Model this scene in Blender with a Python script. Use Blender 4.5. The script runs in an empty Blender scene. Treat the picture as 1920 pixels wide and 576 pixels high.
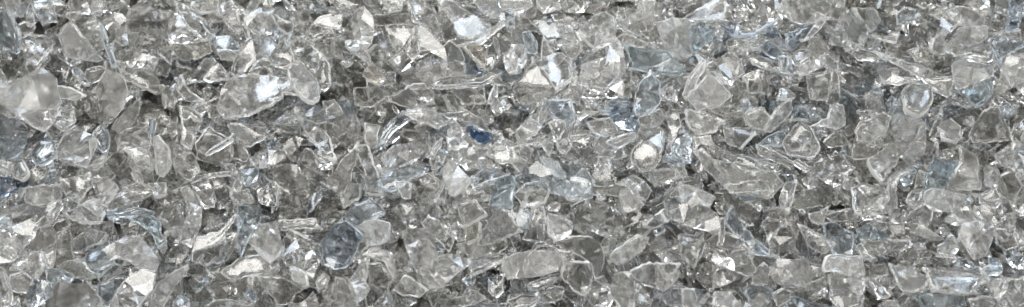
import bpy, math, random, re
import numpy as np
from mathutils import Vector, Matrix, geometry

S = bpy.context.scene
C = S.collection

# ------------------------------------------------------------------ camera, world, lamps, exposure
HALF = 0.32                       # half of the width of heap the photograph shows, metres
LENS = 52.0
DIST = HALF * LENS / 18.0
TILT = math.radians(34)           # angle of the view from straight down
CAM = Vector((0, -math.sin(TILT) * DIST, math.cos(TILT) * DIST))
cam = bpy.data.objects.new('camera', bpy.data.cameras.new('camera'))
C.objects.link(cam)
cam.location = CAM
cam.rotation_euler = (TILT, 0, 0)
cam.data.lens = LENS
cam.data.sensor_width = 36.0
cam.data.clip_start = 0.01
cam.data.clip_end = 200.0
cam.data.dof.use_dof = True
cam.data.dof.focus_distance = DIST - 0.015
cam.data.dof.aperture_fstop = 9.0
S.camera = cam
VIEW = (CAM - Vector((0, 0, 0))).normalized()

W = bpy.data.worlds.new('World')
S.world = W
W.use_nodes = True


def surroundings():
    """the light of a large hall: pale ceiling and dim walls, with bright patches added for contrast in the glass"""
    nt = W.node_tree
    L = nt.links.new
    bg = nt.nodes['Background']
    tc = nt.nodes.new('ShaderNodeTexCoord')
    sx = nt.nodes.new('ShaderNodeSeparateXYZ')
    L(tc.outputs['Generated'], sx.inputs[0])
    rz = nt.nodes.new('ShaderNodeValToRGB')                     # floor to ceiling
    e = rz.color_ramp.elements
    e[0].position, e[0].color = 0.0, (0.10, 0.10, 0.095, 1)
    e[1].position, e[1].color = 1.0, (0.62, 0.61, 0.57, 1)
    for p, c in ((0.30, (0.16, 0.16, 0.155, 1)), (0.62, (0.36, 0.36, 0.35, 1)), (0.80, (0.72, 0.71, 0.68, 1))):
        q = e.new(p)
        q.color = c
    L(sx.outputs['Z'], rz.inputs[0])
    nz = nt.nodes.new('ShaderNodeTexNoise')                     # made-up bright patches, added to vary reflections and refractions
    nz.inputs['Scale'].default_value = 2.6
    nz.inputs['Detail'].default_value = 2.0
    mp = nt.nodes.new('ShaderNodeMapping')
    mp.inputs['Scale'].default_value = (1.0, 2.2, 1.0)
    L(tc.outputs['Generated'], mp.inputs['Vector'])
    L(mp.outputs[0], nz.inputs['Vector'])
    cr = nt.nodes.new('ShaderNodeValToRGB')
    e = cr.color_ramp.elements
    e[0].position, e[0].color = 0.46, (0.24, 0.24, 0.238, 1)
    e[1].position, e[1].color = 0.64, (4.6, 4.6, 4.65, 1)
    L(nz.outputs['Fac'], cr.inputs[0])
    mx = nt.nodes.new('ShaderNodeMix')
    mx.data_type = 'RGBA'
    mx.blend_type = 'MULTIPLY'
    mx.inputs[0].default_value = 1.0
    L(rz.outputs[0], mx.inputs[6])
    L(cr.outputs[0], mx.inputs[7])
    L(mx.outputs[2], bg.inputs[0])
    bg.inputs[1].default_value = WORLD


WORLD = 1.0
surroundings()


def lamp(name, loc, target, sx, sy, power, col):
    d = bpy.data.lights.new(name, 'AREA')
    d.shape = 'RECTANGLE'
    d.size, d.size_y = sx, sy
    d.energy = power
    d.color = col
    o = bpy.data.objects.new(name, d)
    C.objects.link(o)
    o.location = loc
    o.rotation_euler = (Vector(target) - Vector(loc)).to_track_quat('-Z', 'Y').to_euler()
    return o


lamp('ceiling_lamp', (-0.5, 0.9, 2.2), (0, 0, 0), 1.5, 0.6, 36, (1.0, 0.98, 0.94))
lamp('ceiling_lamp', (0.9, 0.1, 2.3), (0, 0, 0), 0.4, 1.1, 17, (1.0, 0.97, 0.92))
lamp('window_light', (-1.3, 2.3, 1.5), (0, 0, 0), 1.2, 1.1, 46, (0.78, 0.88, 1.0))
lamp('window_light', (1.9, 1.6, 1.4), (0, 0, 0), 0.7, 0.9, 20, (0.72, 0.85, 1.0))

S.view_settings.view_transform = 'Standard'
S.view_settings.look = 'None'
S.view_settings.exposure = 0.34
S.view_settings.gamma = 1.0
S.view_settings.use_curve_mapping = False
S.render.engine = 'CYCLES'
cy = S.cycles
cy.max_bounces = 22
cy.transmission_bounces = 22
cy.glossy_bounces = 10
cy.diffuse_bounces = 4
cy.transparent_max_bounces = 8
cy.sample_clamp_indirect = 6.0
cy.caustics_reflective = True
cy.caustics_refractive = True
cy.blur_glossy = 0.3
cy.use_denoising = True
try:
    cy.denoiser = 'OPENIMAGEDENOISE'
except Exception:
    pass

# ------------------------------------------------------------------ materials
def nd(nt, kind, **kw):
    n = nt.nodes.new(kind)
    for k, v in kw.items():
        setattr(n, k, v)
    return n


def glass(name, tint, dust, rough, island=False, bump=0.13, dustcol=(0.80, 0.79, 0.755), lucent=0.45, ior=1.43):
    """clear glass under an uneven film of pale glass dust"""
    m = bpy.data.materials.new(name)
    m.use_nodes = True
    nt = m.node_tree
    nt.nodes.clear()
    L = nt.links.new
    out = nd(nt, 'ShaderNodeOutputMaterial')
    tc = nd(nt, 'ShaderNodeTexCoord')
    if island:
        rnd = nd(nt, 'ShaderNodeNewGeometry').outputs['Random Per Island']
    else:
        rnd = nd(nt, 'ShaderNodeObjectInfo').outputs['Random']
    # ripples of the moulded surface
    nz = nd(nt, 'ShaderNodeTexNoise')
    nz.inputs['Scale'].default_value = 38
    nz.inputs['Detail'].default_value = 2.5
    L(tc.outputs['Object'], nz.inputs['Vector'])
    bp = nd(nt, 'ShaderNodeBump')
    bp.inputs['Strength'].default_value = bump
    bp.inputs['Distance'].default_value = 0.004
    L(nz.outputs['Fac'], bp.inputs['Height'])
    # dust patches
    nd2 = nd(nt, 'ShaderNodeTexNoise')
    nd2.inputs['Scale'].default_value = 330
    nd2.inputs['Detail'].default_value = 5
    nd2.inputs['Roughness'].default_value = 0.65
    L(tc.outputs['Object'], nd2.inputs['Vector'])
    rp = nd(nt, 'ShaderNodeMapRange')
    rp.inputs['From Min'].default_value = 0.40
    rp.inputs['From Max'].default_value = 0.68
    rp.inputs['To Min'].default_value = dust * 0.3
    rp.inputs['To Max'].default_value = dust * 2.1
    L(nd2.outputs['Fac'], rp.inputs['Value'])
    mr = nd(nt, 'ShaderNodeMapRange')
    mr.inputs['To Min'].default_value = 0.5
    mr.inputs['To Max'].default_value = 1.4
    L(rnd, mr.inputs['Value'])
    mu = nd(nt, 'ShaderNodeMath', operation='MULTIPLY', use_clamp=True)
    L(rp.outputs[0], mu.inputs[0])
    L(mr.outputs[0], mu.inputs[1])
    ro = nd(nt, 'ShaderNodeMapRange')
    ro.inputs['To Min'].default_value = rough * 0.4
    ro.inputs['To Max'].default_value = rough * 1.8
    L(rnd, ro.inputs['Value'])
    pb = nd(nt, 'ShaderNodeBsdfPrincipled')
    pb.inputs['Base Color'].default_value = (*tint, 1)
    pb.inputs['Transmission Weight'].default_value = 1.0
    pb.inputs['IOR'].default_value = ior
    L(ro.outputs[0], pb.inputs['Roughness'])
    L(bp.outputs[0], pb.inputs['Normal'])
    df = nd(nt, 'ShaderNodeBsdfDiffuse')
    df.inputs['Color'].default_value = (*[a * (0.4 + 0.6 * b) for a, b in zip(dustcol, tint)], 1)
    tl = nd(nt, 'ShaderNodeBsdfTranslucent')
    tl.inputs['Color'].default_value = df.inputs['Color'].default_value
    m1 = nd(nt, 'ShaderNodeMixShader')
    m1.inputs[0].default_value = lucent
    L(df.outputs[0], m1.inputs[1])
    L(tl.outputs[0], m1.inputs[2])
    m2 = nd(nt, 'ShaderNodeMixShader')
    L(mu.outputs[0], m2.inputs[0])
    L(pb.outputs[0], m2.inputs[1])
    L(m1.outputs[0], m2.inputs[2])
    L(m2.outputs[0], out.inputs['Surface'])
    return m


TINT = dict(c=(0.983, 0.980, 0.973), m=(0.978, 0.975, 0.967), g=(0.90, 0.895, 0.87), b=(0.83, 0.90, 0.965), B=(0.64, 0.735, 0.85),
            t=(0.62, 0.71, 0.76), n=(0.06, 0.16, 0.36), v=(0.27, 0.33, 0.44), o=(0.955, 0.94, 0.87), a=(0.95, 0.91, 0.84))
DUST = dict(v=0.06, n=0.04, c=0.032, m=0.075, g=0.035, b=0.035, B=0.025, t=0.05, o=0.06, a=0.06)
ROUGH = dict(n=0.05, v=0.06, c=0.045, m=0.09, g=0.06, b=0.045, B=0.04, t=0.06, o=0.06, a=0.06)
MAT = {k: glass('glass_' + dict(c='clear', m='frosted', g='smoky', b='pale_blue', B='slate_blue', n='cobalt', v='navy', t='teal', o='olive', a='tan')[k],
                TINT[k], DUST[k], ROUGH[k]) for k in TINT}
MAT['M'] = glass('glass_dusty', TINT['m'], 0.15, 0.07, dustcol=(0.91, 0.91, 0.90), lucent=0.6)
RIM = {k: glass('fracture_' + k, TINT[k], 0.42, 0.18, dustcol=(0.90, 0.90, 0.88)) for k in TINT}  # frosted breaks, whitened further to paint in the bright refracted edges
RIM['M'] = glass('fracture_dusty', TINT['m'], 0.40, 0.25, dustcol=(0.92, 0.92, 0.90))
BED = {k: glass('bed_' + k, (0.79, 0.785, 0.755) if k == 'g' else TINT[k], DUST[k] * 1.2, 0.07, island=True) for k in 'cmgbB'}  # smoky bed tint darkened to put shade into the gaps
BEDRIM = glass('bed_fracture', TINT['c'], 0.34, 0.2, island=True, dustcol=(0.90, 0.90, 0.88))  # bed breaks carry the same painted edge brightness

# ------------------------------------------------------------------ shard geometry
def outline(pts, rng, rounding, step, jit, cut=.08):
    """closed polygon -> dense slightly ragged outline with softened corners"""
    P = np.array(pts, float)
    if np.sum(P[:, 0] * np.roll(P[:, 1], -1) - P[:, 1] * np.roll(P[:, 0], -1)) < 0:
        P = P[::-1]
    for _ in range(rounding):                                   # corner cutting
        Q = np.roll(P, -1, 0)
        w = cut * rng.uniform(.7, 1.3)
        P = np.stack([P * (1 - w) + Q * w, P * w + Q * (1 - w)], 1).reshape(-1, 2)
    out = []
    n = len(P)
    for i in range(n):
        a, b = P[i], P[(i + 1) % n]
        L = np.linalg.norm(b - a)
        k = max(1, int(round(L / step)))
        nrm = np.array([b[1] - a[1], a[0] - b[0]]) / (L + 1e-12)
        bow = rng.gauss(0, .035) * L
        for j in range(k):
            p = a + (b - a) * j / k
            if j:
                p = p + nrm * (rng.gauss(0, jit) + bow * math.sin(3.1416 * j / k))
            out.append(p)
    out = [p for i, p in enumerate(out) if np.linalg.norm(p - out[i - 1]) > step * 0.18]
    return np.array(out)


def seg_dist(P, poly):
    a = poly[None]
    b = np.roll(poly, -1, 0)[None]
    p = P[:, None]
    ab = b - a
    t = np.clip(((p - a) * ab).sum(2) / ((ab * ab).sum(2) + 1e-18), 0, 1)
    return np.sqrt((((p - a - ab * t[..., None]) ** 2).sum(2)).min(1))


def shard(pts, kind, rng, ripple=0.0, dens=7.0, thick=None, rimw=0.0006, frost=(-.5, .9)):
    """-> verts (n,3), triangles/quads, material index (0 face, 1 fracture rim); pts in metres in the plane of the shard"""
    P = np.array(pts, float)
    size = math.sqrt(max(1e-8, abs(0.5 * np.sum(P[:, 0] * np.roll(P[:, 1], -1) - P[:, 1] * np.roll(P[:, 0], -1)))))
    step = size / dens
    if kind == 'k':
        return chunk(P, rng, size, thick, frost)
    O = outline(P, rng, 2 if kind == 'l' else 1, step, step * (0.13 if kind != 'l' else 0.06), .14 if kind == 'l' else rng.choice([.03, .05, .09]))
    lo, hi = O.min(0), O.max(0)
    wr = min(rimw, size * .06)
    tg = np.roll(O, -1, 0) - np.roll(O, 1, 0)
    tg /= np.linalg.norm(tg, axis=1)[:, None] + 1e-12
    IN = O + np.column_stack([-tg[:, 1], tg[:, 0]]) * wr
    IN = IN[seg_dist(IN, O) > wr * .8]
    grid = []
    y, row = lo[1] + step * .4, 0
    while y < hi[1]:
        x = lo[0] + step * (.3 + .5 * (row % 2))
        while x < hi[0]:
            grid.append((x + rng.uniform(-.2, .2) * step, y + rng.uniform(-.2, .2) * step))
            x += step
        y += step * .87
        row += 1
    G = np.array(grid) if grid else np.zeros((0, 2))
    n = len(O)
    if len(G):
        inside = np.zeros(len(G), bool)
        a, b = O, np.roll(O, -1, 0)
        for (ax, ay), (bx, by) in zip(a, b):
            cr = ((ay > G[:, 1]) != (by > G[:, 1]))
            xx = (bx - ax) * (G[:, 1] - ay) / (by - ay + 1e-15) + ax
            inside ^= cr & (G[:, 0] < xx)
        G = G[inside]
        if len(G):
            G = G[seg_dist(G, O) > step * .4 + wr]
    V2 = np.concatenate([O, IN, G]) if len(G) else np.concatenate([O, IN])
    res = geometry.delaunay_2d_cdt([Vector(p) for p in V2], [], [list(range(n))], 1, 1e-7)
    v2 = np.array([tuple(p) for p in res[0]])
    tri = [list(f) for f in res[2]]
    ov = {}
    for i, orig in enumerate(res[3]):
        for o in orig:
            ov.setdefault(o, i)
    # thickness profile
    d = seg_dist(v2, O)
    dmax = d.max() + 1e-9
    T = thick or dict(p=0.0017, c=0.0017, k=0.0030, l=0.0034, s=0.0016)[kind] * rng.uniform(.8, 1.25)
    T = min(T, size * .22)
    if kind == 'l':
        r = np.clip(d / (dmax * .95), 0, 1)
        prof = T * (0.22 + 0.78 * np.sqrt(1 - (1 - r) ** 2)) * .95
    else:
        bev = max(wr * 1.01, min(dmax * .8, T * rng.uniform(.2, 1.2)))
        r = np.clip(d / bev, 0, 1)
        prof = T * (0.55 + 0.45 * np.sqrt(np.clip(1 - (1 - r) ** 2, 0, 1)))
    x, yv = v2[:, 0], v2[:, 1]
    mid = np.zeros(len(v2))
    for _ in range(3):
        ang = rng.uniform(0, 6.28)
        k = rng.uniform(1.0, 3.2) / size
        mid += rng.uniform(.4, 1) * size * .03 * np.sin((x * math.cos(ang) + yv * math.sin(ang)) * k + rng.uniform(0, 6.28))
    cx, cyy = v2.mean(0)
    if kind == 'c':
        ang = rng.uniform(0, 3.14)
        u = (x - cx) * math.cos(ang) + (yv - cyy) * math.sin(ang)
        R = size * rng.uniform(.75, 1.5)
        mid += (-1 if rng.random() < .75 else 1) * (u * u / (2 * R) - size * .04)
    if kind in 'pc' and rng.random() < .55:                     # a crease where the break turned
        ang = rng.uniform(0, 6.28)
        u = (x - cx) * math.cos(ang) + (yv - cyy) * math.sin(ang) - rng.uniform(-.15, .25) * size
        mid = mid - rng.uniform(.2, .6) * np.maximum(u, 0)
    top = prof + mid
    bot = -prof + mid
    if kind in 'pcs':
        for s_ in (0, 1):
            ang = rng.uniform(0, 6.28)
            k = rng.uniform(4, 9) / size
            w = size * .006 * np.sin((x * math.cos(ang) + yv * math.sin(ang)) * k + rng.uniform(0, 6.28)) * np.clip(r, 0, 1)
            if s_:
                top = top + w
            else:
                bot = bot + w
    if ripple:
        ang = rng.uniform(0, 3.14)
        u = x * math.cos(ang) + yv * math.sin(ang)
        top = top + ripple * size * .022 * np.sin(u * rng.uniform(22, 34) / size + 1.2 * np.sin(yv * 5 / size)) * r
    bot = np.minimum(bot, top - T * .3)
    N = len(v2)
    verts = np.concatenate([np.column_stack([v2, top]), np.column_stack([v2, bot])])
    faces = tri + [[i + N for i in f][::-1] for f in tri]
    edge = d < wr * 1.15
    midx = [1 if edge[f[0]] and edge[f[1]] and edge[f[2]] else 0 for f in tri] * 2
    ring = [ov[i] for i in range(n) if i in ov]
    for i in range(len(ring)):
        a, b = ring[i], ring[(i + 1) % len(ring)]
        if a != b:
            faces.append([b, a, a + N, b + N])
            midx.append(1)
    # the break is frosted only along part of the outline
    ph, k1, k2 = rng.uniform(0, 6.28), rng.randint(1, 3), rng.randint(4, 7)
    lim = rng.uniform(*frost)
    for i, f in enumerate(faces):
        if midx[i]:
            q = v2[f[0] % N]
            an = math.atan2(q[1] - cyy, q[0] - cx)
            if math.sin(k1 * an + ph) + .5 * math.sin(k2 * an + 2 * ph) < lim:
                midx[i] = 0
    return verts, faces, midx


def chunk(P, rng, size, thick=None, frost=(0, 0)):
    """thick broken lump: crisp fracture planes meeting in ridges above and below a ragged outline"""
    O = outline(P, rng, 1, size / 3.0, size * .02, rng.choice([.02, .05, .10]))
    n = len(O)
    T = min(thick or 0.0032 * rng.uniform(.8, 1.3), size * .26)
    wf, wp = rng.choice([1, 2, 2, 3]) * 6.283 / n, rng.uniform(0, 6.28)
    wav = np.array([T * .4 * math.sin(i * wf + wp) for i in range(n)])
    lip = T * rng.uniform(.12, .4)
    c = O.mean(0)
    wr = min(.0005, size * .04)

    def side(sg):
        pts = []
        for _ in range(60):
            if len(pts) >= (rng.randint(2, 5) if sg > 0 else 3):
                break
            q = O[rng.randrange(n)] * (t := rng.uniform(.25, .75)) + c * (1 - t) + np.array([rng.gauss(0, .08), rng.gauss(0, .08)]) * size
            a, b = O, np.roll(O, -1, 0)
            ins = False
            for (ax, ay), (bx, by) in zip(a, b):
                if (ay > q[1]) != (by > q[1]) and q[0] < (bx - ax) * (q[1] - ay) / (by - ay + 1e-15) + ax:
                    ins = not ins
            if ins and seg_dist(q[None], O)[0] > size * .09 and all(np.linalg.norm(q - p) > size * .14 for p in pts):
                pts.append(q)
        res = geometry.delaunay_2d_cdt([Vector(p) for p in list(O) + pts], [], [list(range(n))], 1, 1e-7)
        own, z = {}, []
        for i, orig in enumerate(res[3]):
            for o in orig:
                own.setdefault(o, i)
            k = min(orig) if orig else 0
            z.append(sg * lip + wav[k] if k < n else sg * T * rng.uniform(.7, 1.5))
        v = np.array([(p[0], p[1], zz) for p, zz in zip(res[0], z)])
        return v, [list(f) for f in res[2]], own

    v1, f1, o1 = side(1)
    v0, f0, o0 = side(-1)
    N = len(v1)
    verts = np.concatenate([v1, v0])
    faces = f1 + [[i + N for i in f][::-1] for f in f0]
    midx = [0] * len(faces)
    ring = [i for i in range(n) if i in o1 and i in o0]
    for i in range(len(ring)):
        a, b = ring[i], ring[(i + 1) % len(ring)]
        if o1[a] != o1[b] and o0[a] != o0[b]:
            faces.append([o1[b], o1[a], o0[a] + N, o0[b] + N])
            midx.append(1 if rng.random() < (.85 if frost[0] < -.5 else .5) else 0)
    return verts, faces, midx


def make_mesh(name, verts, faces, midx, mats, sharp=38):
    me = bpy.data.meshes.new(name)
    me.from_pydata([tuple(v) for v in verts], [], faces)
    for m in mats:
        me.materials.append(m)
    me.polygons.foreach_set('material_index', np.array(midx, dtype=np.int32))
    me.polygons.foreach_set('use_smooth', np.ones(len(faces), dtype=bool))
    me.set_sharp_from_angle(angle=math.radians(sharp))
    me.update()
    return me


# ------------------------------------------------------------------ ground and deep bed of the heap
def heap(x, y):
    """height of the heap's surface"""
    return 0.010 * math.sin(9 * x + 1.0) * math.cos(13 * y + .4) + 0.005 * math.sin(23 * x - 17 * y)


gm = bpy.data.materials.new('ground')
gm.use_nodes = True
gb = gm.node_tree.nodes['Principled BSDF']
gn = gm.node_tree.nodes.new('ShaderNodeTexNoise')
gn.inputs['Scale'].default_value = 40
gn.inputs['Detail'].default_value = 6
gr = gm.node_tree.nodes.new('ShaderNodeValToRGB')
gr.color_ramp.elements[0].color = (0.14, 0.135, 0.12, 1)
gr.color_ramp.elements[1].color = (0.30, 0.29, 0.265, 1)
gm.node_tree.links.new(gn.outputs['Fac'], gr.inputs[0])
gm.node_tree.links.new(gr.outputs[0], gb.inputs['Base Color'])
gb.inputs['Roughness'].default_value = 0.9
me = bpy.data.meshes.new('ground')
g = 6.0
me.from_pydata([(-g, -g, -.045), (g, -g, -.045), (g, g, -.045), (-g, g, -.045)], [], [(0, 1, 2, 3)])
me.materials.append(gm)
go = bpy.data.objects.new('ground', me)
C.objects.link(go)
go['kind'] = 'structure'
go['label'] = 'grey floor under the heap of broken glass'


class Bag:
    def __init__(s):
        s.v, s.f, s.m, s.n = [], [], [], 0

    def add(s, v, f, m, M=None, mat=0):
        if M is not None:
            R = np.array(M)
            v = v @ R[:3, :3].T + R[:3, 3]
        s.v.append(v)
        s.f.extend([[i + s.n for i in q] for q in f])
        s.m.extend([5 if k else mat for k in m])
        s.n += len(v)


def ragged(rng, size):
    k = rng.randint(3, 6)
    el = rng.choice([rng.uniform(.22, .5), rng.uniform(.5, 1.0)])
    a0 = rng.uniform(0, 6.28)
    out = []
    for i in range(k):
        a = (i + rng.uniform(-.33, .33)) / k * 6.283
        r = size * .62 * rng.uniform(.65, 1.15)
        p = (r * math.cos(a), r * math.sin(a) * el)
        out.append((p[0] * math.cos(a0) - p[1] * math.sin(a0), p[0] * math.sin(a0) + p[1] * math.cos(a0)))
    return out


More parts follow.
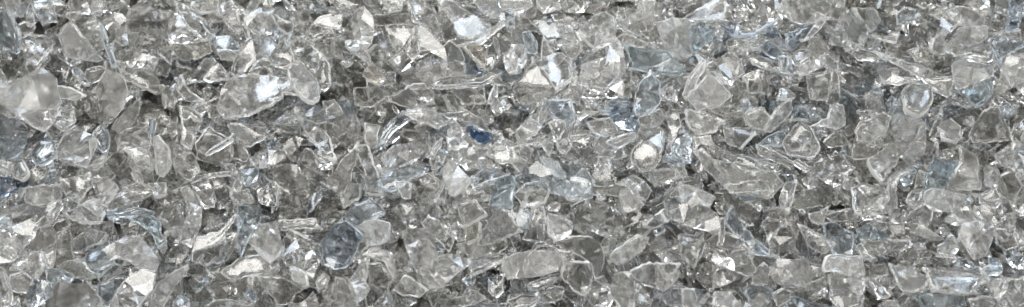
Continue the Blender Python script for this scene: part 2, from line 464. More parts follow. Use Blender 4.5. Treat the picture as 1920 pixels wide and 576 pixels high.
bag = Bag()
SHARDS = """
@ 0 0
km|clear block with a bright lower face|395,20 400,60 440,75 555,78 562,0 400,-12
cm|bent plate with a bright curled rim|30,10 60,70 120,95 165,20 160,-15 40,-20
pc|narrow upright strip|155,30 175,20 190,60 192,125 175,140 150,130
cc|flared bell-shaped shard|185,20 240,-10 300,0 310,100 240,120 205,80
cc|drooping curved shard|290,20 330,0 385,40 390,105 340,85 290,75
lb|bluish rounded lump with a wet sheen|10,80 40,60 70,100 110,180 112,250 95,290 40,260 0,230
pc|small oval plate|100,150 140,125 195,150 180,185 140,200 105,175
cm2|pale tongue-shaped shard|335,160 370,135 420,155 460,220 490,310 470,328 420,315 375,310 360,250 330,200
pg0|large dim grey plate|385,85 520,90 575,180 570,260 500,290 450,180 400,120
cc|curved shard with an arched highlight|130,240 180,210 250,205 300,230 280,290 200,390 150,415 145,300
sb2|dusty blue narrow strip|565,140 585,160 610,240 640,310 650,360 625,365 600,290 570,200
km|folded shard with streaked faces|555,90 600,70 680,90 735,150 735,245 650,260 610,170
kc2|large clear block with bright parallel ridges|735,70 800,25 850,60 960,80 955,170 900,220 800,295 745,270 730,180
pc|thin flat shard|600,20 680,0 735,60 720,100 640,80 570,70
kc|ragged layered shard|650,275 700,285 800,310 880,330 940,365 920,420 850,390 740,380 655,330
sc|hooked bright-edged splinter|890,290 920,270 960,310 960,360 920,330
pg|dark tongue of thin glass|670,370 780,380 860,430 895,500 870,525 780,480 700,440
km2|large frosted roof-shaped shard|0,525 225,396 300,450 324,570 225,615 120,637 30,585
km2|tall rounded shard with sparkling facets|600,405 652,420 712,517 690,600 645,648 570,615 555,510
lm|blunt milky nub|490,390 560,375 595,400 560,450 510,470 480,440
cb|bluish curved tube piece|400,365 440,370 470,420 500,465 470,470 420,420
pm|small frosted triangle|0,390 40,450 65,490 20,500 -10,480
pm|thin wedge-shaped blade|310,490 400,495 480,540 420,560 330,550
@ 320 0
pc2|long pointed plate with a thin clean edge|35,-10 80,5 165,85 240,190 170,215 85,120
km1|lump with a glaring white spot|0,110 60,85 130,95 160,170 140,225 60,245 0,225
co|yellowish olive curved shard|0,235 60,250 200,225 215,290 160,320 100,335 60,330
pb|pale blue gleaming plate|245,190 330,205 385,270 380,290 270,275 250,230
pm|white-banded short plate|270,285 380,290 360,345 290,335
cc1|broad dome-like curved shard|360,370 375,300 420,240 490,205 560,215 605,265 560,320 490,340 450,410 385,400
cg2|fin-shaped shard|560,320 610,270 635,215 665,290 680,350 640,380 590,370
pm3|pale pointed-arch shard|660,400 715,340 765,390 830,480 835,560 800,585 740,560 690,500 665,440
sm2|stubby finger shard with a squared tip|610,490 700,480 780,490 770,550 690,530 640,525
cm2|large wrinkled curved shard|270,560 300,490 350,445 420,430 560,440 690,480 640,520 600,520 620,560 560,600 440,620 300,600
pc|low flat shard|450,410 490,380 570,375 640,400 650,430 560,430
cc2|clear sail-shaped shard|100,460 190,330 240,340 290,390 300,415 210,450
sm2|zigzag white splinter|40,500 65,420 110,510 185,555 170,565 90,560
pg|smoky grey plate|690,250 765,215 860,320 830,370 800,400 760,360 710,320
lc1|sparkling oval drop|800,440 860,335 890,370 895,470 860,505 820,490
cc1|rounded lobe-shaped shard|590,60 640,50 690,100 680,170 650,180 610,150 570,90
cg|dim curved shard|680,80 760,50 800,130 760,190 690,150
pg0|wide smooth grey plate|770,190 800,150 920,160 900,260 875,315 800,240
sc|flat bar of glass|840,100 900,85 960,90 950,140 930,160 800,140
pc|slanting thin shard|420,60 460,0 510,0 480,50 430,90
km1|bright glittering block|420,110 500,60 565,60 565,180 480,200 440,150
pg0|dim four-sided plate|130,0 260,0 265,60 180,75 130,40
cc|cup-shaped shard|265,20 330,-5 360,60 350,115 310,120 280,80
sc|thin upright splinter|390,140 420,120 445,210 430,220
sB|tiny navy blue sliver|580,180 612,145 608,200 585,225
pm|tiny frosted triangle at the top edge|820,-5 870,-5 845,25
@ 640 0
km3|tall pale oval shard standing upright|60,120 90,60 130,45 175,90 180,160 165,240 140,280 120,250 100,250 60,180
cm3|pale leaf-shaped shard|0,215 50,215 100,255 150,300 140,328 90,310 30,270
sb|small bluish curl|205,190 230,180 245,240 215,248
kc2|big heart-shaped chunk with a white-hot highlight|285,340 350,290 440,170 480,200 560,270 565,420 510,475 390,485 340,400
pc3|upright narrow plate with a clear outline|365,300 400,170 435,160 440,300 400,340
pg0|thin bluish-grey plate|250,150 400,140 380,250 320,310 280,240
pm1|large tilted plate with a frosted rim|380,20 450,-10 510,50 555,150 520,165 490,130 420,110 390,60
pg|narrow grey plate|550,50 580,60 640,130 650,200 590,230 555,150
pc1|large clear diagonal plate|560,20 640,30 740,90 830,150 800,180 720,210 660,190 640,130 590,70
pm|broad flat plate|740,0 860,0 890,80 860,100 800,70
sm2|long thin diagonal splinter|655,255 760,225 895,125 900,145 780,240
sm2|bright crescent splinter|810,150 840,140 885,240 885,310 870,290 850,200
pa|brownish thin shard|690,275 740,245 800,270 800,370 750,340
ka1|small brown-tinged chunk|130,410 175,370 220,400 250,450 210,475 160,450
pg1|grey tablet-shaped plate|570,280 610,230 655,265 690,345 600,355
pc2|small square plate|610,360 640,345 695,365 695,430 650,435 610,430
pc|tiny upright oval|565,400 590,385 605,420 580,445
sc2|long bent strip|525,480 600,445 740,430 830,405 870,420 800,470 680,490 560,500
lm2|glittering nub|830,405 880,430 925,475 890,480 830,450
pc2|broad peaked plate|255,545 340,510 450,475 500,520 500,576 400,600 280,570
pg|dark flat shard|700,480 790,490 800,576 700,580 620,510
pg0|dim grey slab|90,500 200,490 240,540 180,590 90,590
lm2|glossy rounded lump|910,330 960,270 990,330 985,400 940,410
lm3|pale tooth-like chip|820,580 850,490 880,480 880,540 850,590
lm3|pale bean-shaped chip|880,560 935,535 942,580 900,630 885,610
pt|dark teal shard|890,70 960,60 970,160 890,130
km|clear cube-like chip|890,0 960,0 960,60 895,50
sg0|flat grey strip|185,85 370,80 390,140 300,145 200,140
pc|small plain shard|240,0 340,10 330,60 270,70
pg|small dim shard|800,280 860,310 850,380 810,390
lm|tiny sparkling chip|0,350 30,320 65,355 30,378
@ 960 0
lm2|lumpy frosted mass|-60,-12 90,-12 110,30 60,65 0,78 -50,50
km2|clear box-shaped chip with a lit rim|148,-12 275,-12 270,50 180,75 150,40
kc2|squarish shard with an S-shaped ridge|280,-12 420,-12 460,50 520,20 540,50 500,68 350,70 285,45
cc2|bulging curved shard with a frosted flank|390,170 440,110 520,75 560,110 570,210 520,260 460,255 400,210
km4|tall hooded shard leaning over a larger one|470,200 540,185 600,230 630,320 630,410 570,420 540,300 470,270
kc4|large glossy block with a white streak|385,360 440,305 550,262 610,330 615,440 620,530 540,540 390,555 380,470
pg1|grey leaning plate|620,400 670,400 670,540 620,540
sm3|flattened lozenge shard|585,210 630,190 720,225 770,240 740,268 600,235
pt1|steel blue broad plate|650,255 760,290 860,285 945,360 945,385 780,390 700,380
pb3|pale blue leaf-shaped plate|690,560 720,470 775,400 830,470 830,580 780,640 700,640
pg1|grey plate with a lit triangular tip|600,70 720,30 740,170 700,200 600,150
cc1|twisted upright shard|275,180 310,150 380,240 380,280 340,330 290,270
pc1|narrow leaf-shaped plate|170,260 180,210 235,300 230,320 165,330
cc2|curved shard with frilled clear rim|155,355 270,310 320,340 330,430 250,505 215,450
pg0|grey triangular plate|20,500 120,365 220,470 230,540 60,560
lm1|frosted small pebble-like chip|280,520 320,495 350,515 345,560 290,555
lb1|bluish smoky drop|60,190 100,180 140,240 135,300 80,290
pm1|milky folded strip|0,165 30,170 40,250 0,260
km1|frosted chip with a bright facet|0,265 55,265 80,340 40,400 -10,410
cc2|clear prong with a glinting tip|230,80 300,85 290,150 265,172 240,120
pt0|deep teal plate seen between shards|160,120 280,140 275,210 200,215 160,180
cc1|long upright curved shard|20,75 60,90 150,170 155,195 110,170 50,240 60,150
pg0|dim upright slab|740,20 800,20 810,230 760,220
cm1|ribbed shard with drips of glass|700,-12 800,-12 830,70 730,75
km2|clear cube-like shard with mirror-bright faces|815,145 900,120 980,120 1005,165 1000,310 960,335 870,285 850,220
sB|dark navy scrap deep in a gap|335,340 390,320 390,360 360,380
kc0|dim clear nugget|850,500 900,470 940,500 920,570 850,560
cm1|crumpled end-on strip|325,420 350,410 380,500 370,580 340,560
@ 1280 0
pc2|sloping plate with two blue glints|0,110 190,0 222,-5 220,105 150,120
kc2|big wedge streaked with white highlights|225,-12 420,-12 465,110 440,150 380,165 225,85
cB2|curved steel blue strip|240,180 350,185 430,165 520,115 510,140 400,195 300,205
pt1|steel blue bent plate with a pale lump inside|30,150 100,138 165,165 160,220 130,240 60,290 30,230
km2|wide frosted slab at the top edge|545,60 600,-12 890,-12 890,60 850,105 640,115
cB1|slate blue blade-shaped shard|590,240 600,190 720,140 755,120 720,190 620,275
cc2|thin curled shard alongside a slate blue blade|640,280 690,215 760,130 790,145 720,210 660,275
km4|bright white-rimmed pentagon shard|820,245 900,70 1010,120 1045,190 1020,260 960,275
kc3|clear cracked cube with a crushed corner|130,390 260,300 320,345 345,410 275,475 210,450
pm4|square frosted tile|30,540 150,410 275,535 200,600 90,620
cm3|slim blade leaning on a square tile|0,530 60,400 105,325 130,350 120,400 60,500 20,560
pg1|clear oval ring-edged plate|370,325 430,310 530,340 545,395 480,390 400,360
pb1|bluish twin-peaked shard|440,260 480,230 560,300 520,330 455,290
cb2|blue-tinted scoop with bright glints|545,335 610,320 635,415 560,400
lc2|clear glassy bubble-ended shard|615,310 660,285 710,290 710,340 660,370 625,355
km3|long knobbly shard sparkling along its length|640,400 700,350 800,295 805,360 700,410 660,425
kc2|upright dumbbell-shaped shard|820,345 890,335 870,400 895,535 860,555 825,545 840,430
pm3|small frosted flat triangle|530,560 550,500 640,520 635,545 580,565
cc1|bulging dim shard with a glint|350,430 420,400 480,430 490,510 380,515
kc1|clear chip with two white facets|470,70 480,5 540,20 550,70 545,140 510,158
cm1|small curled bright fragment|500,225 560,220 600,270 590,285 530,270
pg0|dark wide plate|260,230 420,195 430,260 330,290 270,290
pg0|dim grey block|700,430 820,400 825,540 720,550
cg1|smoky curved plate|720,220 800,235 830,290 740,330
@ 1600 0
cb2|pale blue crumpled scrap|250,80 290,45 345,60 335,115 290,128 250,130
pg1|dim curved plate at the top left of a bright pentagon|0,50 130,60 190,100 130,160 60,140
km1|bright milky tablet|640,20 690,-12 750,-12 750,80 700,75
pm1|wide hazy plate|530,70 600,40 720,90 720,150 600,140
km2|hazy slab with a folded lip|520,280 600,165 740,160 740,215 640,290 580,310
cm2|frosted warm-white curved chip|435,280 450,220 500,200 530,290 470,300
lc3|clear dome with a bright window reflection|600,320 660,260 740,250 790,300 775,345 700,350
km2|hazy four-sided block with rounded edge|565,370 640,345 770,375 770,430 600,490 575,450
cb2|pale blue hazy shard|780,250 850,215 960,250 970,280 880,300 840,400 800,320
pB0|tall blue shard at the right edge|880,-12 945,-12 925,150 865,165
km3|large pitted clear shard|815,470 870,320 960,300 1005,360 980,450 830,530 805,520
pc2|upright box-cornered shard|800,190 930,170 935,230 860,220 810,240
pc2|very long clear diagonal bar|80,235 180,260 350,360 480,420 560,450 520,520 400,460 250,330
km2|brilliant little prism|150,390 240,395 250,460 160,470
pm3|frosted diamond plate|170,470 220,425 320,465 250,480
lg2|dark-rimmed round bottle-base shard|275,525 330,480 430,490 440,570 380,650 300,620
pg1|grey smooth plate with a rounded corner|310,290 400,270 430,330 350,340
pm2|flattened clear plate with fine ripples|300,440 550,430 520,540 420,500
cm1|boat-shaped bright shard|90,195 180,205 250,190 230,240 150,225
pg0|dark bottle-green gap shard|430,20 530,50 500,110 430,80
cc1|curved handle-like shard|500,110 530,65 590,80 600,130 520,190 480,170
lg1|grey oval shard|0,300 40,280 140,310 110,340 30,340
pt1|blue-grey curved plate|640,480 760,440 780,520 700,580 660,540
km1|small boxy dim chip|540,510 580,505 580,550 540,550
@ 0 192
pm3|frosted pointed triangle|100,75 335,28 255,160 190,135
pc2|upright frosted-edged corner piece|330,40 410,38 420,105 350,140 300,100
kb1|large bluish faceted shard at the left edge|0,110 90,95 145,150 140,230 80,300 10,310 -20,200
km4|pale rounded pentagon shard|320,270 370,170 430,135 545,205 545,240 480,358 390,340 330,320
lb2|glassy bluish bulb with bright crinkles|520,180 570,130 610,180 612,240 580,280 540,240
lb2|milky pale-blue lump|180,290 230,220 310,230 315,300 240,355 195,335
pc2|round-cornered pale tile|660,190 820,140 840,200 830,240 710,270 675,240
km3|squarish shard with a rounded window-like middle|700,270 760,250 820,250 870,340 850,365 770,350 740,310
cm3|broad curved tongue-shaped blade|860,200 900,190 960,270 960,360 920,420 885,400 880,300
sB2|tiny bright-blue vertical chip|840,100 870,100 860,200 835,190
pg0|long grey triangular plate|600,280 640,130 780,-12 750,120 680,180 660,260
cm2|narrow twisted ribbon|720,280 750,300 800,430 800,460 770,440 730,350
lg1|dim rounded chip|80,350 130,325 170,400 130,440 80,420
pB0|dark navy plate at the left edge|-20,420 60,420 95,480 40,520 -20,510
km1|cluster-like knobbly shard|160,490 250,470 340,480 330,550 240,580 150,560
cc2|clear bent plate with a raised rim|350,450 500,400 515,470 440,550 380,520
km2|sparkling bent shard|530,450 610,430 660,490 600,576 560,560
pg1|grey curved sheet over a blue streak|610,576 690,500 850,480 850,520 720,576 640,600
sm2|bright angular splinter|690,480 780,450 840,470 830,500 750,515
km1|small milky cluster chip|0,330 70,340 60,380 40,415 0,410
pc1|flat dim shard beneath a rounded pentagon|480,365 580,290 610,250 590,330 545,368
km1|small jagged bright chip|840,470 930,460 930,520 870,530
@ 320 192
pc2|clear sail-like plate with a notched side|55,35 100,40 175,90 140,180 120,250 65,220
cc2|hollow curved shard with bright lip|160,315 150,230 220,150 300,200 340,250 310,350 220,330
sb4|brilliant bluish splinter|195,290 240,250 340,190 355,215 320,240 205,300
pm2|milky square plate with clear top edge|330,125 520,130 535,190 440,230 370,190
kc4|long clear blunt-ended bar|445,325 560,260 690,195 735,205 710,265 600,340 490,375
pc2|slanting clear plate|350,180 440,290 420,325 345,300
kg2|large smoky square slab with a bright left edge|590,370 640,358 780,365 805,410 800,520 740,580 700,576 610,576
km2|bright side face on end|596,440 610,440 612,580 598,580
cc1|large wavy shard|720,90 800,110 880,190 940,330 900,330 830,250 750,180
kc2|clear prism sparkling with bluish glints|815,280 850,260 900,340 905,400 870,405 840,370
lc1|pear-shaped clear drop|715,340 760,260 800,280 830,340 790,380
km2|curved bottle-ring fragment|300,360 360,365 405,430 370,490 330,500 370,440
kc2|small upright clear box|125,470 200,430 240,500 240,570 180,576
kb1|hazy pale-blue nugget|400,380 490,380 480,440 430,470 400,430
km1|jagged sparkling shard|490,500 590,450 595,576 500,560
pB0|small patch-like deep blue shard|530,215 590,200 620,245 550,265
cB1|slim steel blue curved strip|780,540 850,480 840,540 800,600 770,620
pm1|crumpled pale shard|340,520 430,490 470,560 360,570
pg0|dim grey-brown flat plate|30,250 130,300 160,380 100,420 20,340
pm2|tumbled milky strip|60,490 100,480 150,560 160,630 110,620
pg0|narrow grey tablet|860,-12 920,-12 960,60 870,80
km2|ribbed white-edged bright shard|890,420 960,330 1045,235 1045,310 1010,430 960,500 920,480
sc1|long thin clear blade|140,430 330,390 340,410 150,450
@ 640 192
cm3|angular shard with a glinting hooked end|340,45 420,25 520,30 585,120 540,150 450,110 390,80
pb0|blue-grey steep thin plate|200,240 260,120 340,60 380,100 300,160 250,230
km4|wide pale boat-shaped shard|225,310 300,240 490,225 490,270 380,355 250,360
kb3|round-ended polished bar with a dark-blue shadow line|205,440 240,390 340,365 450,350 495,375 400,430 290,500 215,475
sm4|frosted folded corner piece|290,450 390,455 385,540 345,540
km4|upright curved milky shard|590,120 620,100 715,190 715,235 660,270 600,270
km3|four-sided shard with a scooped inner edge|660,265 740,255 800,260 810,340 780,370 710,385 660,330
km5|large pale five-sided slab|558,385 620,325 725,430 725,460 640,528 610,520
pc2|dim triangular plate with a clean rim|380,440 490,405 580,450 530,520 450,540
sc3|thin bright needle|525,540 575,460 580,470 540,545
sm3|crumpled upright splinter|495,330 520,240 570,200 560,250 525,300 520,380
km2|small ragged upright chip|540,310 560,260 590,330 575,360
pb2|flat plate with a sky-blue front edge|745,430 800,370 940,420 900,445 760,478
kt2|greenish-blue ribbed shard|845,540 880,450 960,420 975,470 950,580 850,576
pB3|vivid cobalt blue shard in a dark hollow|715,120 760,160 830,170 850,210 790,230 730,190
cc1|long grey curved plate overhanging a cobalt shard|560,60 700,50 780,90 850,170 780,150 690,110
km2|sparkling lopsided chip|860,170 960,220 1000,250 940,250 880,220
km4|pale thin-necked heart-shaped chip|840,20 850,-20 890,-30 930,-20 920,40 880,75 850,50
pc1|broad dull clear plate|820,290 870,230 950,240 985,330 900,340
pc2|grey tall fan-shaped shard|90,265 150,260 190,380 200,470 130,480 130,380
pg1|broad dull disc-like plate|0,540 40,470 110,470 100,540 20,590
km1|jagged white cluster|135,120 215,140 200,210 165,220 140,200
sm2|short frosted strip on edge|240,380 300,360 320,380 250,410
@ 960 192
pb3|four-sided shard with a pale sky gleam|195,-12 330,-15 355,70 270,110 210,70
cm3|pale shard with a raised triangular flap|20,165 95,85 175,130 140,180 40,230
pc3|frosted diamond with a blue reflection at its centre|420,110 550,85 600,170 530,195 460,170
lm4|frosted leaf-like chip with pointed tip|530,215 600,185 695,165 690,205 600,260 540,240
kB1|blue twisted clear shard|550,70 640,-10 700,20 715,100 700,160 620,140
kB1|mid-blue crumpled plate|490,40 590,-20 640,40 560,70
pc2|round-ended plate with violet-grey tint|720,80 830,40 850,85 820,130 760,140 720,120
pg3|large grey pointed leaf-shaped plate|680,260 730,210 840,130 862,150 855,240 800,370 740,390 670,320
kc3|slim sparkling upright stopper-like shard|880,60 930,50 945,130 905,230 870,260 880,150
kb3|bluish triangular prism lit on its face|870,350 900,260 960,130 1010,200 1005,340 930,360
kb3|big clear lump with pale blue rims and white flares|100,380 170,305 260,330 400,375 437,430 430,500 340,530 200,500 110,445
kc2|fluted clear shard with blue-tinted folds|270,470 400,385 437,440 440,535 340,545
cc3|clear rounded leaf-shaped shard|10,515 80,460 180,445 205,490 180,560 120,590 60,590
lm4|small three-lobed knob|460,390 490,310 545,305 570,380 545,395 520,370 490,410
cc2|clear curved plate with a folded corner|0,260 60,245 115,270 110,320 50,385 0,340
pm2|pale bent strip|40,220 160,205 220,240 200,300 160,240 60,240
cc2|clear pleated shard|210,120 290,120 330,240 300,275 260,255
pg1|grey-tinged narrow plate|330,190 440,160 430,200 340,210
pm2|small frosted shard|470,265 520,190 545,240 510,280
cm3|hooked milky shard with a hole-like notch|600,430 690,400 730,440 785,490 770,530 720,540 650,460
pm4|bright frosted kite-shaped plate|600,500 650,480 745,576 720,600 630,620 605,570
pg1|long dull smooth plate|440,460 600,460 660,500 600,530 460,520
lm3|tiny white lump|475,500 510,505 530,545 480,555
cc1|rippled grey-white band|780,380 960,360 980,420 800,445
cm1|crinkled ragged shard|500,280 620,260 640,300 590,320 500,310
cc2|narrow bowed shard|290,130 400,50 440,30 350,150 310,180
pc1|twin upright clear plates|860,560 900,480 950,460 990,530 960,600 870,600
pm2|slender frosted plate|130,80 160,-10 190,-10 190,100 150,130
@ 1280 192
cm2|crumpled fan-shaped shard|20,60 60,60 210,110 180,160 90,180 40,130
cc3|winged clear shard with a dipped edge|230,140 380,140 410,180 330,260 250,230
sm2|drooping clear splinter|60,200 150,190 170,240 100,230 70,270
km3|long pale curved ridge-backed shard|90,290 130,265 180,340 260,390 250,470 190,440 130,380
pg2|wide smooth grey shard|180,330 400,370 500,400 540,450 480,530 320,510 260,440
kc3|glassy lens with a bright blue line beneath|280,455 310,510 400,505 500,500 470,530 540,450 380,440
pB1|deep navy patch under a blue-lined lens|300,510 420,520 410,550 340,560
lc2|bluish-grey round-backed disc|570,230 650,120 720,150 765,250 720,310 600,290
sm2|bright white glint on a ragged sliver|620,340 650,325 720,370 690,390
pm2|warm-tinted bent clear shard|430,240 540,290 610,330 600,365 520,330 440,300
km2|knobbly white-edged strip|415,300 450,330 520,360 500,380 440,350
kc3|clear peaked block with frosted edges|720,380 790,310 850,330 900,410 890,500 800,450
pc2|tilted clear plate next to a peaked block|830,320 860,285 960,370 910,430
cb1|blue-violet smoky curved shard|420,230 560,160 580,210 540,245 450,240
sm2|diagonal rod with a bright edge|470,150 545,20 600,-10 600,60 500,160
km3|fluted clear shard like a tooth|740,125 810,90 830,20 890,20 920,120 860,155
lg0|dark grey oval shard|790,220 870,150 920,180 910,240 830,250
cm2|bumpy clear shard with horizontal bands|350,60 450,35 485,90 450,150 360,120
pg1|dull striped plate with frosted end|620,540 700,490 850,490 850,560 700,590 630,590
cc2|upright horn-shaped shard|545,540 580,460 640,450 620,530 600,600
pc1|thin grey flat plate|230,310 250,280 400,330 440,380 340,375
pg0|dim sloping shard|40,60 100,40 240,80 220,100
kc2|lens-shaped clear chip|680,430 740,400 770,450 720,490
@ 1600 192
km5|big bright frosted tooth-shaped shard|215,85 260,65 390,110 405,180 400,270 335,358 265,310 230,200
cm3|pale double-layered oval shard|10,170 40,110 170,60 210,90 180,180 100,230 20,220
cm3|smaller frosted plate set on an oval shard|45,160 150,110 200,120 130,210 50,220
kc3|clear shard with a flat shiny base and white flares|655,180 730,50 800,10 850,110 890,210 680,222
km2|arched hollow bottle-curve fragment|200,500 215,420 280,360 305,370 245,450 240,540 205,570
pt2|blue square-edged plate with bright scratches|410,410 450,325 580,340 540,430 500,490 430,495
kb1|dusty blue shard beneath an arched fragment|265,420 340,350 380,350 330,450 290,465
cc3|wide clear shard with smooth rolled edge|540,450 600,340 590,240 710,290 710,490 640,490
km3|long frosted bar with two round dimples|400,500 500,495 630,520 625,560 560,610 440,610 400,560
lc3|rounded knob with a bright rim|330,490 400,490 410,570 350,600 290,560
kc2|round-topped clear shard|890,180 960,110 1010,120 1005,390 920,395 895,270
cc2|clear curved shard with sparkling ridge|805,300 870,250 900,300 900,380 840,350
km3|lumpy upright white shard|735,370 800,350 830,410 790,490 740,470
lm2|pale rounded lump with swirls|710,520 800,480 835,550 800,590 720,570
sm2|tiny blazing white flake|430,208 460,200 480,215 460,228
sc1|thin upright curved rim|430,180 480,70 500,80 460,200
pg0|large grey shadowed plate|90,320 200,240 250,260 240,330 160,440 110,380
cc2|domed circular shard with light arcs|0,490 60,460 160,500 190,560 130,620 20,620
pg1|dim hazy plate|800,430 900,400 940,470 900,560 830,520
km2|warm-white chunky shard|480,140 540,100 590,150 580,220 500,215
lg1|dim rounded shard|0,240 110,235 140,260 110,310 0,320
@ 0 384
km3|large pale rounded shard with a silvery sheen|-20,190 60,130 175,80 210,120 195,190 80,315 0,330 -30,280
pg2|dull rounded plate with scalloped rim|190,190 330,90 360,130 300,220 200,260 170,240
pg1|grey hanging plate with a wavy right edge|320,170 390,140 410,250 405,320 340,350 300,290
pg1|grey flat shard with a bowed bottom|320,350 460,310 500,370 540,380 500,405 420,395
km3|wide ribbed block with shiny crumpled left end|590,240 710,185 800,200 890,310 870,370 810,385 740,330 660,300 620,325
kc3|big wedge of clear glass streaked with white lines|620,576 700,440 790,370 870,390 850,470 780,560 740,620 620,630
cm3|arched rim-like blade|840,540 880,450 960,390 1050,340 1060,365 990,450 930,560 900,640 850,640
kb2|bluish-white glossy knuckle|155,500 200,430 270,440 290,510 230,560 180,570
km2|large glossy rounded block cut by the bottom edge|280,490 350,445 480,450 540,520 570,640 280,640
pb2|pale lilac four-sided chip|265,370 330,360 410,400 390,435 270,440
cc2|clear drop-edged shard|70,330 150,280 160,330 110,360 60,360
cc2|clear hollow shard with rippled inside|150,260 230,270 245,350 180,420 130,380
lm2|sparkling lumpy shard|70,470 60,400 130,380 190,430 150,490 100,490
pc1|flat shard with a bright wavy top|420,210 510,150 600,170 570,210 470,260 420,260
pt1|large grey-green smooth plate|480,290 600,200 640,330 560,400 500,370
cb1|wide blue-backed curved shard|600,30 760,20 850,30 840,60 700,70 590,50
pt1|teal glossy curved plate|730,90 820,50 890,90 900,170 930,200 880,240 850,160
pb1|lavender-grey upright plate|565,450 650,410 720,420 630,560 570,580
kb1|pale blue bright nodule|0,70 60,70 70,130 0,150 -20,110
kc2|clear sparkling shard with fluted dark middle|380,40 500,-12 600,0 560,90 500,100 400,70
cc1|curved horn-shaped clear piece|190,110 260,50 330,-20 345,20 300,90 240,120
lc2|smooth glassy rounded edge-piece|-20,370 20,370 70,480 60,560 -10,576
sc2|scrolled narrow clear shard|250,280 290,250 310,260 290,360 265,350
@ 320 384
km3|large pale hook-shaped shard|-75,63 0,162 120,237 156,117 171,12 141,-63 90,-93 75,-63 100,42 75,102 15,123
pc3|plain diamond-shaped plate split by a crack|120,310 155,180 240,160 375,165 350,240 300,300 190,330
sm4|thin white rod|205,215 360,55 375,65 225,215
kb2|upright bluish-white flat-topped shard|380,25 490,20 500,110 440,180 400,280 390,200
km3|bright frosted block with a sparkling ridge|440,220 500,120 600,100 625,220 615,280 560,330 500,280
kc3|clear chunky pentagon with dark hollow centre|630,300 710,200 855,230 830,320 800,415 740,370 660,330
pc1|dull tent-shaped plate|640,200 680,145 780,200 700,210 650,270
cB4|blue gem-like shard with folded faces|850,200 930,110 990,90 1080,170 1045,260 990,350 930,360 870,335
pc2|wide clear curved sheet|300,380 390,310 510,290 600,350 520,390 360,420
pB1|deep blue corner under a clear shard|410,510 450,470 490,520 460,545
cc3|glossy shard with twisted clear lip|500,410 620,410 755,480 700,500 680,555 600,560 530,470
pm2|long milky flat shard|210,570 260,540 400,545 455,560 420,600 220,600
km3|shard with an upright frosted peak|660,560 740,550 800,495 835,576 820,620 680,620
lm3|rounded frosted knob with pits|815,430 860,385 895,410 880,460 830,475
kc3|clear pointed crystal-like shard|855,490 940,430 990,410 1050,530 1020,620 880,620
km2|small broken triangular cluster|490,400 530,330 600,350 560,390
pb2|little pale blue four-sided plate|205,340 260,290 300,300 280,340 220,365
pg2|dim sharp-cornered plate|195,370 340,360 360,430 300,430
lb3|round bluish knob with crossing splinter|10,560 50,500 105,530 100,580 30,600
km3|knobbly upright shard with pale flank|670,340 760,380 770,450 740,465 690,430
sc2|dark clear layered strip|620,90 800,80 830,130 640,140
cm2|thin frosted triangular fin|40,280 75,290 50,350 25,350
@ 640 384
pb4|pale blue-tinted pentagon plate|20,65 60,10 160,-25 245,45 190,80 75,115
km4|clear block ruled by bright parallel lines|80,125 180,85 275,110 270,200 150,235 95,190
km4|tall frosted slab with a jagged left side|345,160 370,145 480,140 515,210 545,310 540,370 490,440 440,430 400,320 365,240
km4|crumpled brilliant white shard|490,465 550,330 560,290 680,310 750,290 600,430 560,460
kc3|clear rounded shard with silvery ripples|450,110 490,60 550,90 600,160 630,200 600,270 540,200 500,190
pc4|clear triangle with a crisp white outline|660,0 760,-25 815,50 690,115
kc3|wide triangular shard with a forked bright ridge|745,220 830,100 890,0 950,40 1010,150 920,180 800,215
cm3|curled-over milky shard|120,280 190,230 270,270 320,390 290,400 240,320 170,290
km3|upright folded tent-like shard|30,440 110,335 150,340 135,430 160,470 90,560
cc3|broad S-shaped clear shard|140,330 220,330 270,400 300,430 240,470 160,440
kc2|slender leaning clear plate|275,150 360,300 370,330 340,415 290,330 260,220
pm3|triangular low pale shard with a shiny foot|295,480 360,395 490,480 440,520 350,510
cc3|small drop-shaped clear cup|820,400 830,490 870,520 910,480 910,410 870,460
lm4|smooth white oval|910,300 960,290 1000,350 970,420 930,410 905,350
pm2|small plate with a bright tail|480,500 580,460 520,576 500,540
pa1|faintly tan shard|700,120 780,100 770,190 700,220
cc2|long crinkled clear shard|720,320 900,290 910,320 800,370 740,400
kc2|clear lump with a glint on each side|560,80 640,70 690,190 650,195 590,130
pg1|grey outlined plate|660,220 900,190 915,240 860,290 740,300
pm2|wavy horizontal frosted strip|540,540 640,520 760,500 800,530 650,570 560,580
sb2|pale blue glossy edge at the bottom|690,576 760,545 880,560 890,600 700,600
kc2|clear gap-side shard with a white flash|290,40 330,5 430,10 440,100 380,140 330,60
pm1|plain milky side plate|-30,420 20,430 75,560 0,620 -30,560
@ 960 384
pg3|large smooth grey half-moon plate|250,215 340,180 430,180 490,220 512,280 500,350 465,420 440,340 380,290 300,260
pm4|wide pale rectangular slab with straight edges|-30,295 240,262 285,270 320,365 60,410 -20,420 -55,350
pm4|small notched plate at a slab's end|245,250 340,265 345,330 290,340
cc4|tongue-shaped clear shard with a crossing ridge|285,410 300,325 430,320 450,400 440,460 400,500 340,480
kc4|clear curled shard with a curved inner rib|410,500 470,430 510,405 545,450 565,540 540,600 450,560
pc3|small clear four-sided blade|80,450 150,420 260,385 260,420 130,487
kc3|tapering clear spike with blue-lit top|60,190 120,20 170,10 180,60 165,210 100,200
km3|crinkled silvery shard|195,60 320,60 345,120 310,190 260,205 210,150
kc3|large clear wing-shaped shard with a glinting lower edge|330,10 420,-30 540,0 620,120 690,170 560,185 440,140 360,90
km4|bright-rimmed plate folded like an envelope|610,-45 680,-50 740,0 650,45 625,30
km3|hollow ring-edged oblong shard|550,290 640,210 700,170 770,190 740,250 650,320 590,340
sm4|short glowing white bar|720,195 785,125 790,135 730,200
cc3|hooked clear tube end|780,110 800,70 860,20 890,80 820,125
pc4|pointed clear plate with two bright facets|665,375 740,335 950,330 880,400 850,485 740,450
pc3|clear bent plate with an up-turned edge|800,420 920,370 945,385 900,450 850,490
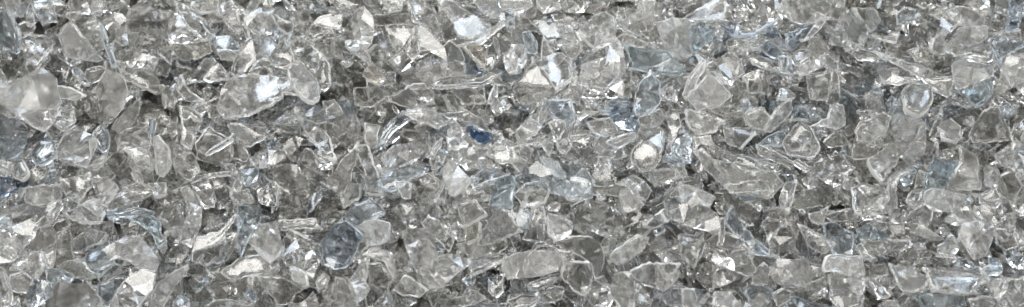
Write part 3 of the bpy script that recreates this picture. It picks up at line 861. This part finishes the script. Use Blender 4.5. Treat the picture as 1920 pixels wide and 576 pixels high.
kc3|bright narrow pleated wedge|685,430 720,450 780,545 760,600 690,590
km2|sparkling crushed shard|560,500 580,410 670,400 680,480 680,590 600,600
km2|clear fluted shard with a glossy inside|780,240 850,160 865,250 920,300 850,320
pc2|flat shard with rolled frosted rim|-20,540 60,510 150,520 120,570 0,600
cc2|milky shallow scoop|150,520 210,470 290,470 270,530 200,545
km3|small frosted gem-like shard|190,20 230,-20 285,0 260,35 205,35
pc2|broken clear pane with a narrow rim|870,470 980,470 1010,560 900,560 850,520
km2|corner-shaped milky chip|510,240 550,230 560,270 520,280
cc2|arched thin-rimmed shard|80,280 140,215 210,200 240,240 150,240
@ 1280 384
km4|clear oblong block with a bright bluish lower edge|-75,12 90,-3 195,57 195,168 75,132 -60,78
km3|stepped glass block like a jar neck|-30,-117 75,-93 180,-48 150,18 0,-3
kc3|rounded glossy block with a blue-white stripe|455,110 480,70 600,130 660,140 610,260 560,300 490,300 480,180
km3|long boat-like shard with glowing rim|640,110 700,130 860,220 790,275 720,240 680,180
sm4|star-like blazing bright flake|705,50 770,40 830,0 800,60 790,115 730,105
pb2|tall blue-lit shard under a blazing flake|800,110 860,110 950,160 940,280 860,270 810,200
kc3|clear boxy shard with a sparkling crumpled corner|160,320 185,250 330,265 380,320 410,370 370,395 250,360
cb1|tall bluish arch-topped shard|240,100 280,20 360,130 430,240 455,300 370,270 330,180
pc2|clear half-round plate with a bright rim|200,230 240,160 320,190 370,270 380,300 300,260
sm3|thin upright bright splinter|205,80 235,70 235,180 220,225 205,215
km3|broad rounded grey-white shard|490,350 540,310 690,310 730,370 720,440 600,465 510,420
km2|milky broad-based wedge|175,350 260,370 380,390 280,430 190,465
cm2|smooth pale curved shard|-20,160 60,190 110,160 120,230 60,320 -10,260
km3|wrinkled white upright shard|180,480 280,480 305,550 260,620 170,600
km4|frosted square-ended chip|395,550 430,500 490,545 480,600 400,610
km4|pale chip with a rounded back|295,576 320,535 390,550 400,610 300,620
lc3|clear pillow-shaped shard with a bright side|500,500 560,470 610,490 600,540 530,575
lm3|large smooth pale double-lobed shard|790,350 810,290 860,280 1000,290 1020,390 960,420 860,370 800,380
pm3|broad square plate with circular ripples|820,400 900,400 1030,430 1010,560 900,600 830,520
kt1|slate blue shaded shard at the bottom edge|590,560 650,530 760,550 840,576 800,620 600,620
km2|upright frosted fluted shard|0,480 65,480 70,600 0,600
kc1|clear dotted shard with tiny white sparks|720,360 790,350 810,500 720,540
pb1|steel blue pitched plate|350,490 430,450 500,480 480,540 380,540
pc2|clear squarish plate at a hollow|410,360 450,330 490,370 470,440 390,440
cc1|grey domed shard at the top of a bright boat-like shard|820,60 900,30 1000,30 1000,90 860,95
@ 1600 384
km4|large milky cube with rounded bright corners|590,180 620,110 720,95 780,120 770,200 740,290 680,310 640,250
km4|frosted trapezoid lying on a milky cube|515,80 560,40 640,10 700,90 580,120
km3|small frosted block with a rounded top|660,20 740,0 780,50 775,100 720,95
kc3|clear slab crossed by bright horizontal ribs|20,20 240,10 300,80 260,100 60,90
kt2|blue-grey lens with a bright pale patch|25,140 90,110 180,160 180,195 40,185
pm1|wide hazy sheet with brushed streaks|50,200 180,195 310,200 260,250 150,290
km4|frosted hexagonal nugget|760,420 855,410 860,480 820,545 760,500
kb3|bright bluish clear knuckle|715,370 760,340 820,320 830,390 740,405
pt1|blue-grey curved plate at the bottom|360,510 440,485 590,490 610,560 400,570
kc2|wide dull clear slab|420,340 600,350 720,400 740,440 640,490 460,470
cm2|pale tilted shard with a lit crest|200,360 330,350 410,440 380,480 290,480
km2|bent pale rim fragment|470,290 480,230 540,175 590,240 560,290
kc3|crumpled bright narrow shard|80,390 120,390 200,520 140,530
km2|smoky rounded shard with an upturned tip|320,110 400,120 495,185 440,195 340,160
pm2|hazy upright plate|0,310 50,310 60,430 20,500 -20,440
kb2|clear sparkling shard with blue inner edge|840,260 930,260 950,360 890,340
pc2|grey-blue curved shell-like shard|800,140 860,140 920,230 860,250 810,220
pm2|warm grey frosted plate at the right edge|900,150 975,150 975,220 930,230
km1|white faceted shard on the slope of a dark hollow|20,240 60,205 110,270 130,310 60,300
km2|warm milky bottom-edge shard|660,540 730,520 800,530 820,600 680,600
cm1|long smoky curved shard|870,420 940,420 945,540 900,560 860,500
"""

# ------------------------------------------------------------------ the shards one can pick out, each a thing of its own
# every line: kind of shape (p flat plate, c curved, k faceted chunk, l rounded lump, s sliver), tint, height in the heap | look | outline
# the outlines follow the shards across the surface of the heap; each gets its own tilt, depth and thickness
TAN = 18.0 / LENS
RX = Vector((1, 0, 0))
RY = Vector((0, math.cos(TILT), math.sin(TILT)))


def ray(px, py):
    return (RX * ((px - 960) / 960 * TAN) + RY * (-(py - 288) / 960 * TAN) - VIEW).normalized()


def on_plane(px, py, p0, n):
    r = ray(px, py)
    return CAM + r * ((p0 - CAM).dot(n) / r.dot(n))


def parse():
    out = []
    ox = oy = 0
    for ln in SHARDS.strip().splitlines():
        if ln[0] == '@':
            ox, oy = map(int, ln[1:].split())
            continue
        code, look, pts = ln.split('|')
        P = [tuple(map(float, p.split(','))) for p in pts.split()]
        out.append((code, look, [(ox + a / 3, oy + b / 3) for a, b in P]))
    return out


REC = parse()
Z = Vector((0, 0, 1))
LOW = {2, 6, 15, 20, 21, 27, 31, 42, 46, 47, 48, 51, 59, 60, 64, 65, 67, 72, 73, 74, 75, 77, 78, 79, 86, 87, 92, 95, 97, 98,
       99, 103, 105, 107, 114, 121, 122, 125, 128, 143, 145, 146, 150, 151, 153, 155, 165, 167, 175, 176, 177, 180, 185, 188,
       191, 193, 194, 197, 200, 205, 210, 211, 212, 217, 218, 223, 229, 237, 241, 242, 244, 246, 248, 251, 254, 258, 260, 262,
       273, 274, 277, 281, 289, 290, 306, 314, 318, 321, 325, 328, 331, 332, 334, 335, 336, 337, 340, 353, 354, 355, 361, 363,
       366, 373, 375, 378, 384, 386, 387, 392, 397, 402, 403, 404, 415, 420, 427, 430, 431}            # the smallest showing ones belong to the uncounted bed
TOP = []
for idx, (code, look, px) in enumerate(REC):
    kind, tint = code[0], code[1]
    if re.search('cobalt|vivid|navy|deep blue', look) and tint == 'B':
        tint = 'n' if re.search('cobalt|vivid', look) else 'v'
    lev = int(code[2]) if len(code) > 2 else (1 if tint != 'g' else 0)
    rng = random.Random(1000 + idx)
    A = np.array(px)
    c = (A.min(0) + A.max(0)) / 2
    ext = (A.max(0) - A.min(0)).max() / 3000.0
    z = 0.008 + lev * 0.0062 + rng.uniform(-.001, .001)
    p0 = on_plane(c[0], c[1], Vector((0, 0, z)), Z)
    p0 = on_plane(c[0], c[1], Vector((0, 0, z + heap(p0.x, p0.y))), Z)
    amax = min(0.62, 0.012 / (ext * .5))
    n = (VIEW * .55 + Z * .45).normalized()
    ax = Vector((rng.gauss(0, 1), rng.gauss(0, 1), rng.gauss(0, .2))).normalized()
    n = (Matrix.Rotation(rng.uniform(.25, 1) * amax, 3, ax) @ n).normalized()
    grow = 1.16 if lev < 3 and tint not in 'nv' else 1.05     # the lower ones run on under their neighbours
    px = [(c[0] + (a - c[0]) * grow, c[1] + (b - c[1]) * grow) for a, b in px]
    if kind == 'k' and lev < 4 and rng.random() < .4 and not re.search('block|cube|prism|chunk|lump|box|pentagon|gem|pris|crystal|nugget', look):
        kind = 'c'
    pts3 = [on_plane(a, b, p0, n) for a, b in px]
    u = (RX - n * RX.dot(n)).normalized()
    v = n.cross(u)
    cen = sum(pts3, Vector()) / len(pts3)
    loc2 = [((p - cen).dot(u), (p - cen).dot(v)) for p in pts3]
    rip = 1.0 if re.search(r'ridge|rib|parallel|flut|pleat|stripe|ripple|wrinkl|crinkl|crumpl|layer|streak', look) else 0.0
    V, F, M = shard(loc2, kind, rng, ripple=rip, dens=8.0, frost=(-1.3, .1), rimw=.0006)
    R = Matrix((u, v, n)).transposed().to_4x4()
    R.translation = cen
    if idx in LOW:
        bag.add(V, F, M, R, {'c': 0, 'm': 1, 'g': 2, 'b': 3, 'B': 4, 'n': 4, 'v': 4, 't': 3, 'o': 2, 'a': 2}[tint])
        continue
    nm = {'k': 'glass_chunk', 'l': 'glass_lump', 's': 'glass_splinter'}.get(code[0], 'glass_shard')
    o = bpy.data.objects.new(nm, make_mesh(nm, V, F, M, [MAT['M' if tint == 'm' and lev >= 3 else tint], RIM['M' if tint == 'm' and lev >= 3 else tint]], 13 if kind == 'k' else 42))
    C.objects.link(o)
    o.matrix_world = R
    o['category'] = nm.replace('_', ' ')
    o['group'] = 'broken glass shards in the heap'
    o['label'] = look
    TOP.append((idx, o, look, c, lev, code))

rb = random.Random(11)
LIB = []
FINE = []
for i in range(110):
    kd = rb.choice('ppcccckkkkks')
    LIB.append(shard(ragged(rb, 0.030), kd, rb, ripple=rb.choice([0, 0, 0, .5]), dens=4.0))
for i in range(60):
    FINE.append(shard(ragged(rb, 0.014), rb.choice('kkkkp'), rb, dens=2.6))


def orient(rng, amp):
    t = rng.uniform(0, amp)
    return (Matrix.Rotation(rng.uniform(0, 6.28), 4, 'Z') @ Matrix.Rotation(t, 4, 'X') @ Matrix.Rotation(rng.uniform(0, 6.28), 4, 'Z'))


def strew(rng, lib, count, x0, x1, y0, y1, z0, z1, s0, s1, amp):
    for _ in range(count):
        v, f, m = rng.choice(lib)
        x, y = rng.uniform(x0, x1), rng.uniform(y0, y1)
        z = rng.uniform(z0, z1) + heap(x, y)
        s = rng.uniform(s0, s1)
        M = Matrix.Translation((x, y, z)) @ orient(rng, amp) @ Matrix.Diagonal((s, s, s * rng.uniform(.9, 1.3), 1))
        r = rng.random()
        mat = 0 if r < .54 else 1 if r < .72 else 2 if r < .925 else 3 if r < .992 else 4
        bag.add(v, f, m, M, mat)


strew(rb, LIB, 3000, -.54, .54, -.30, .38, -.042, -.018, .8, 1.3, 1.0)
strew(rb, LIB, 3200, -.38, .38, -.16, .22, -.040, -.016, .7, 1.2, 1.0)
strew(rb, LIB, 2600, -.50, .50, -.27, .33, -.026, -.009, .5, 1.0, 1.2)
strew(rb, LIB, 1700, -.48, .48, -.24, .30, -.018, -.007, .4, .9, 1.2)
strew(rb, FINE, 2600, -.46, .46, -.22, .28, -.012, -.001, .3, 1.0, 1.5)
bmesh_all = make_mesh('crushed_glass', np.concatenate(bag.v), bag.f, bag.m, [BED[k] for k in 'cmgbB'] + [BEDRIM], 20)
bo = bpy.data.objects.new('crushed_glass', bmesh_all)
C.objects.link(bo)
bo['kind'] = 'stuff'
bo['label'] = 'bed of small crushed clear glass filling the gaps between the larger shards'
bo['category'] = 'crushed glass'

# ------------------------------------------------------------------ labels: the look of each shard, and the shard it lies next to
WORDS = {i: len(look.split()) for i, o, look, c, lev, code in TOP}
MARKS = [t for t in TOP if (t[4] >= 3 or t[5][1] in 'Bbto') and WORDS[t[0]] <= 7]
for i, o, look, c, lev, code in TOP:
    best = None
    for j, oj, lj, cj, levj, cdj in MARKS:
        if j == i or WORDS[i] + WORDS[j] > 13:
            continue
        dx, dy = cj[0] - c[0], cj[1] - c[1]
        d = math.hypot(dx, dy)
        if best is None or d < best[0]:
            rel = 'beside' if abs(dx) > 1.15 * abs(dy) else 'above' if dy > 0 else 'below'
            best = (d, rel, lj)
    if best is None:
        continue
    d, rel, lj = best
    o['label'] = look + (', just ' if d < 75 and rel != 'beside' else ', ') + rel + ' the ' + lj
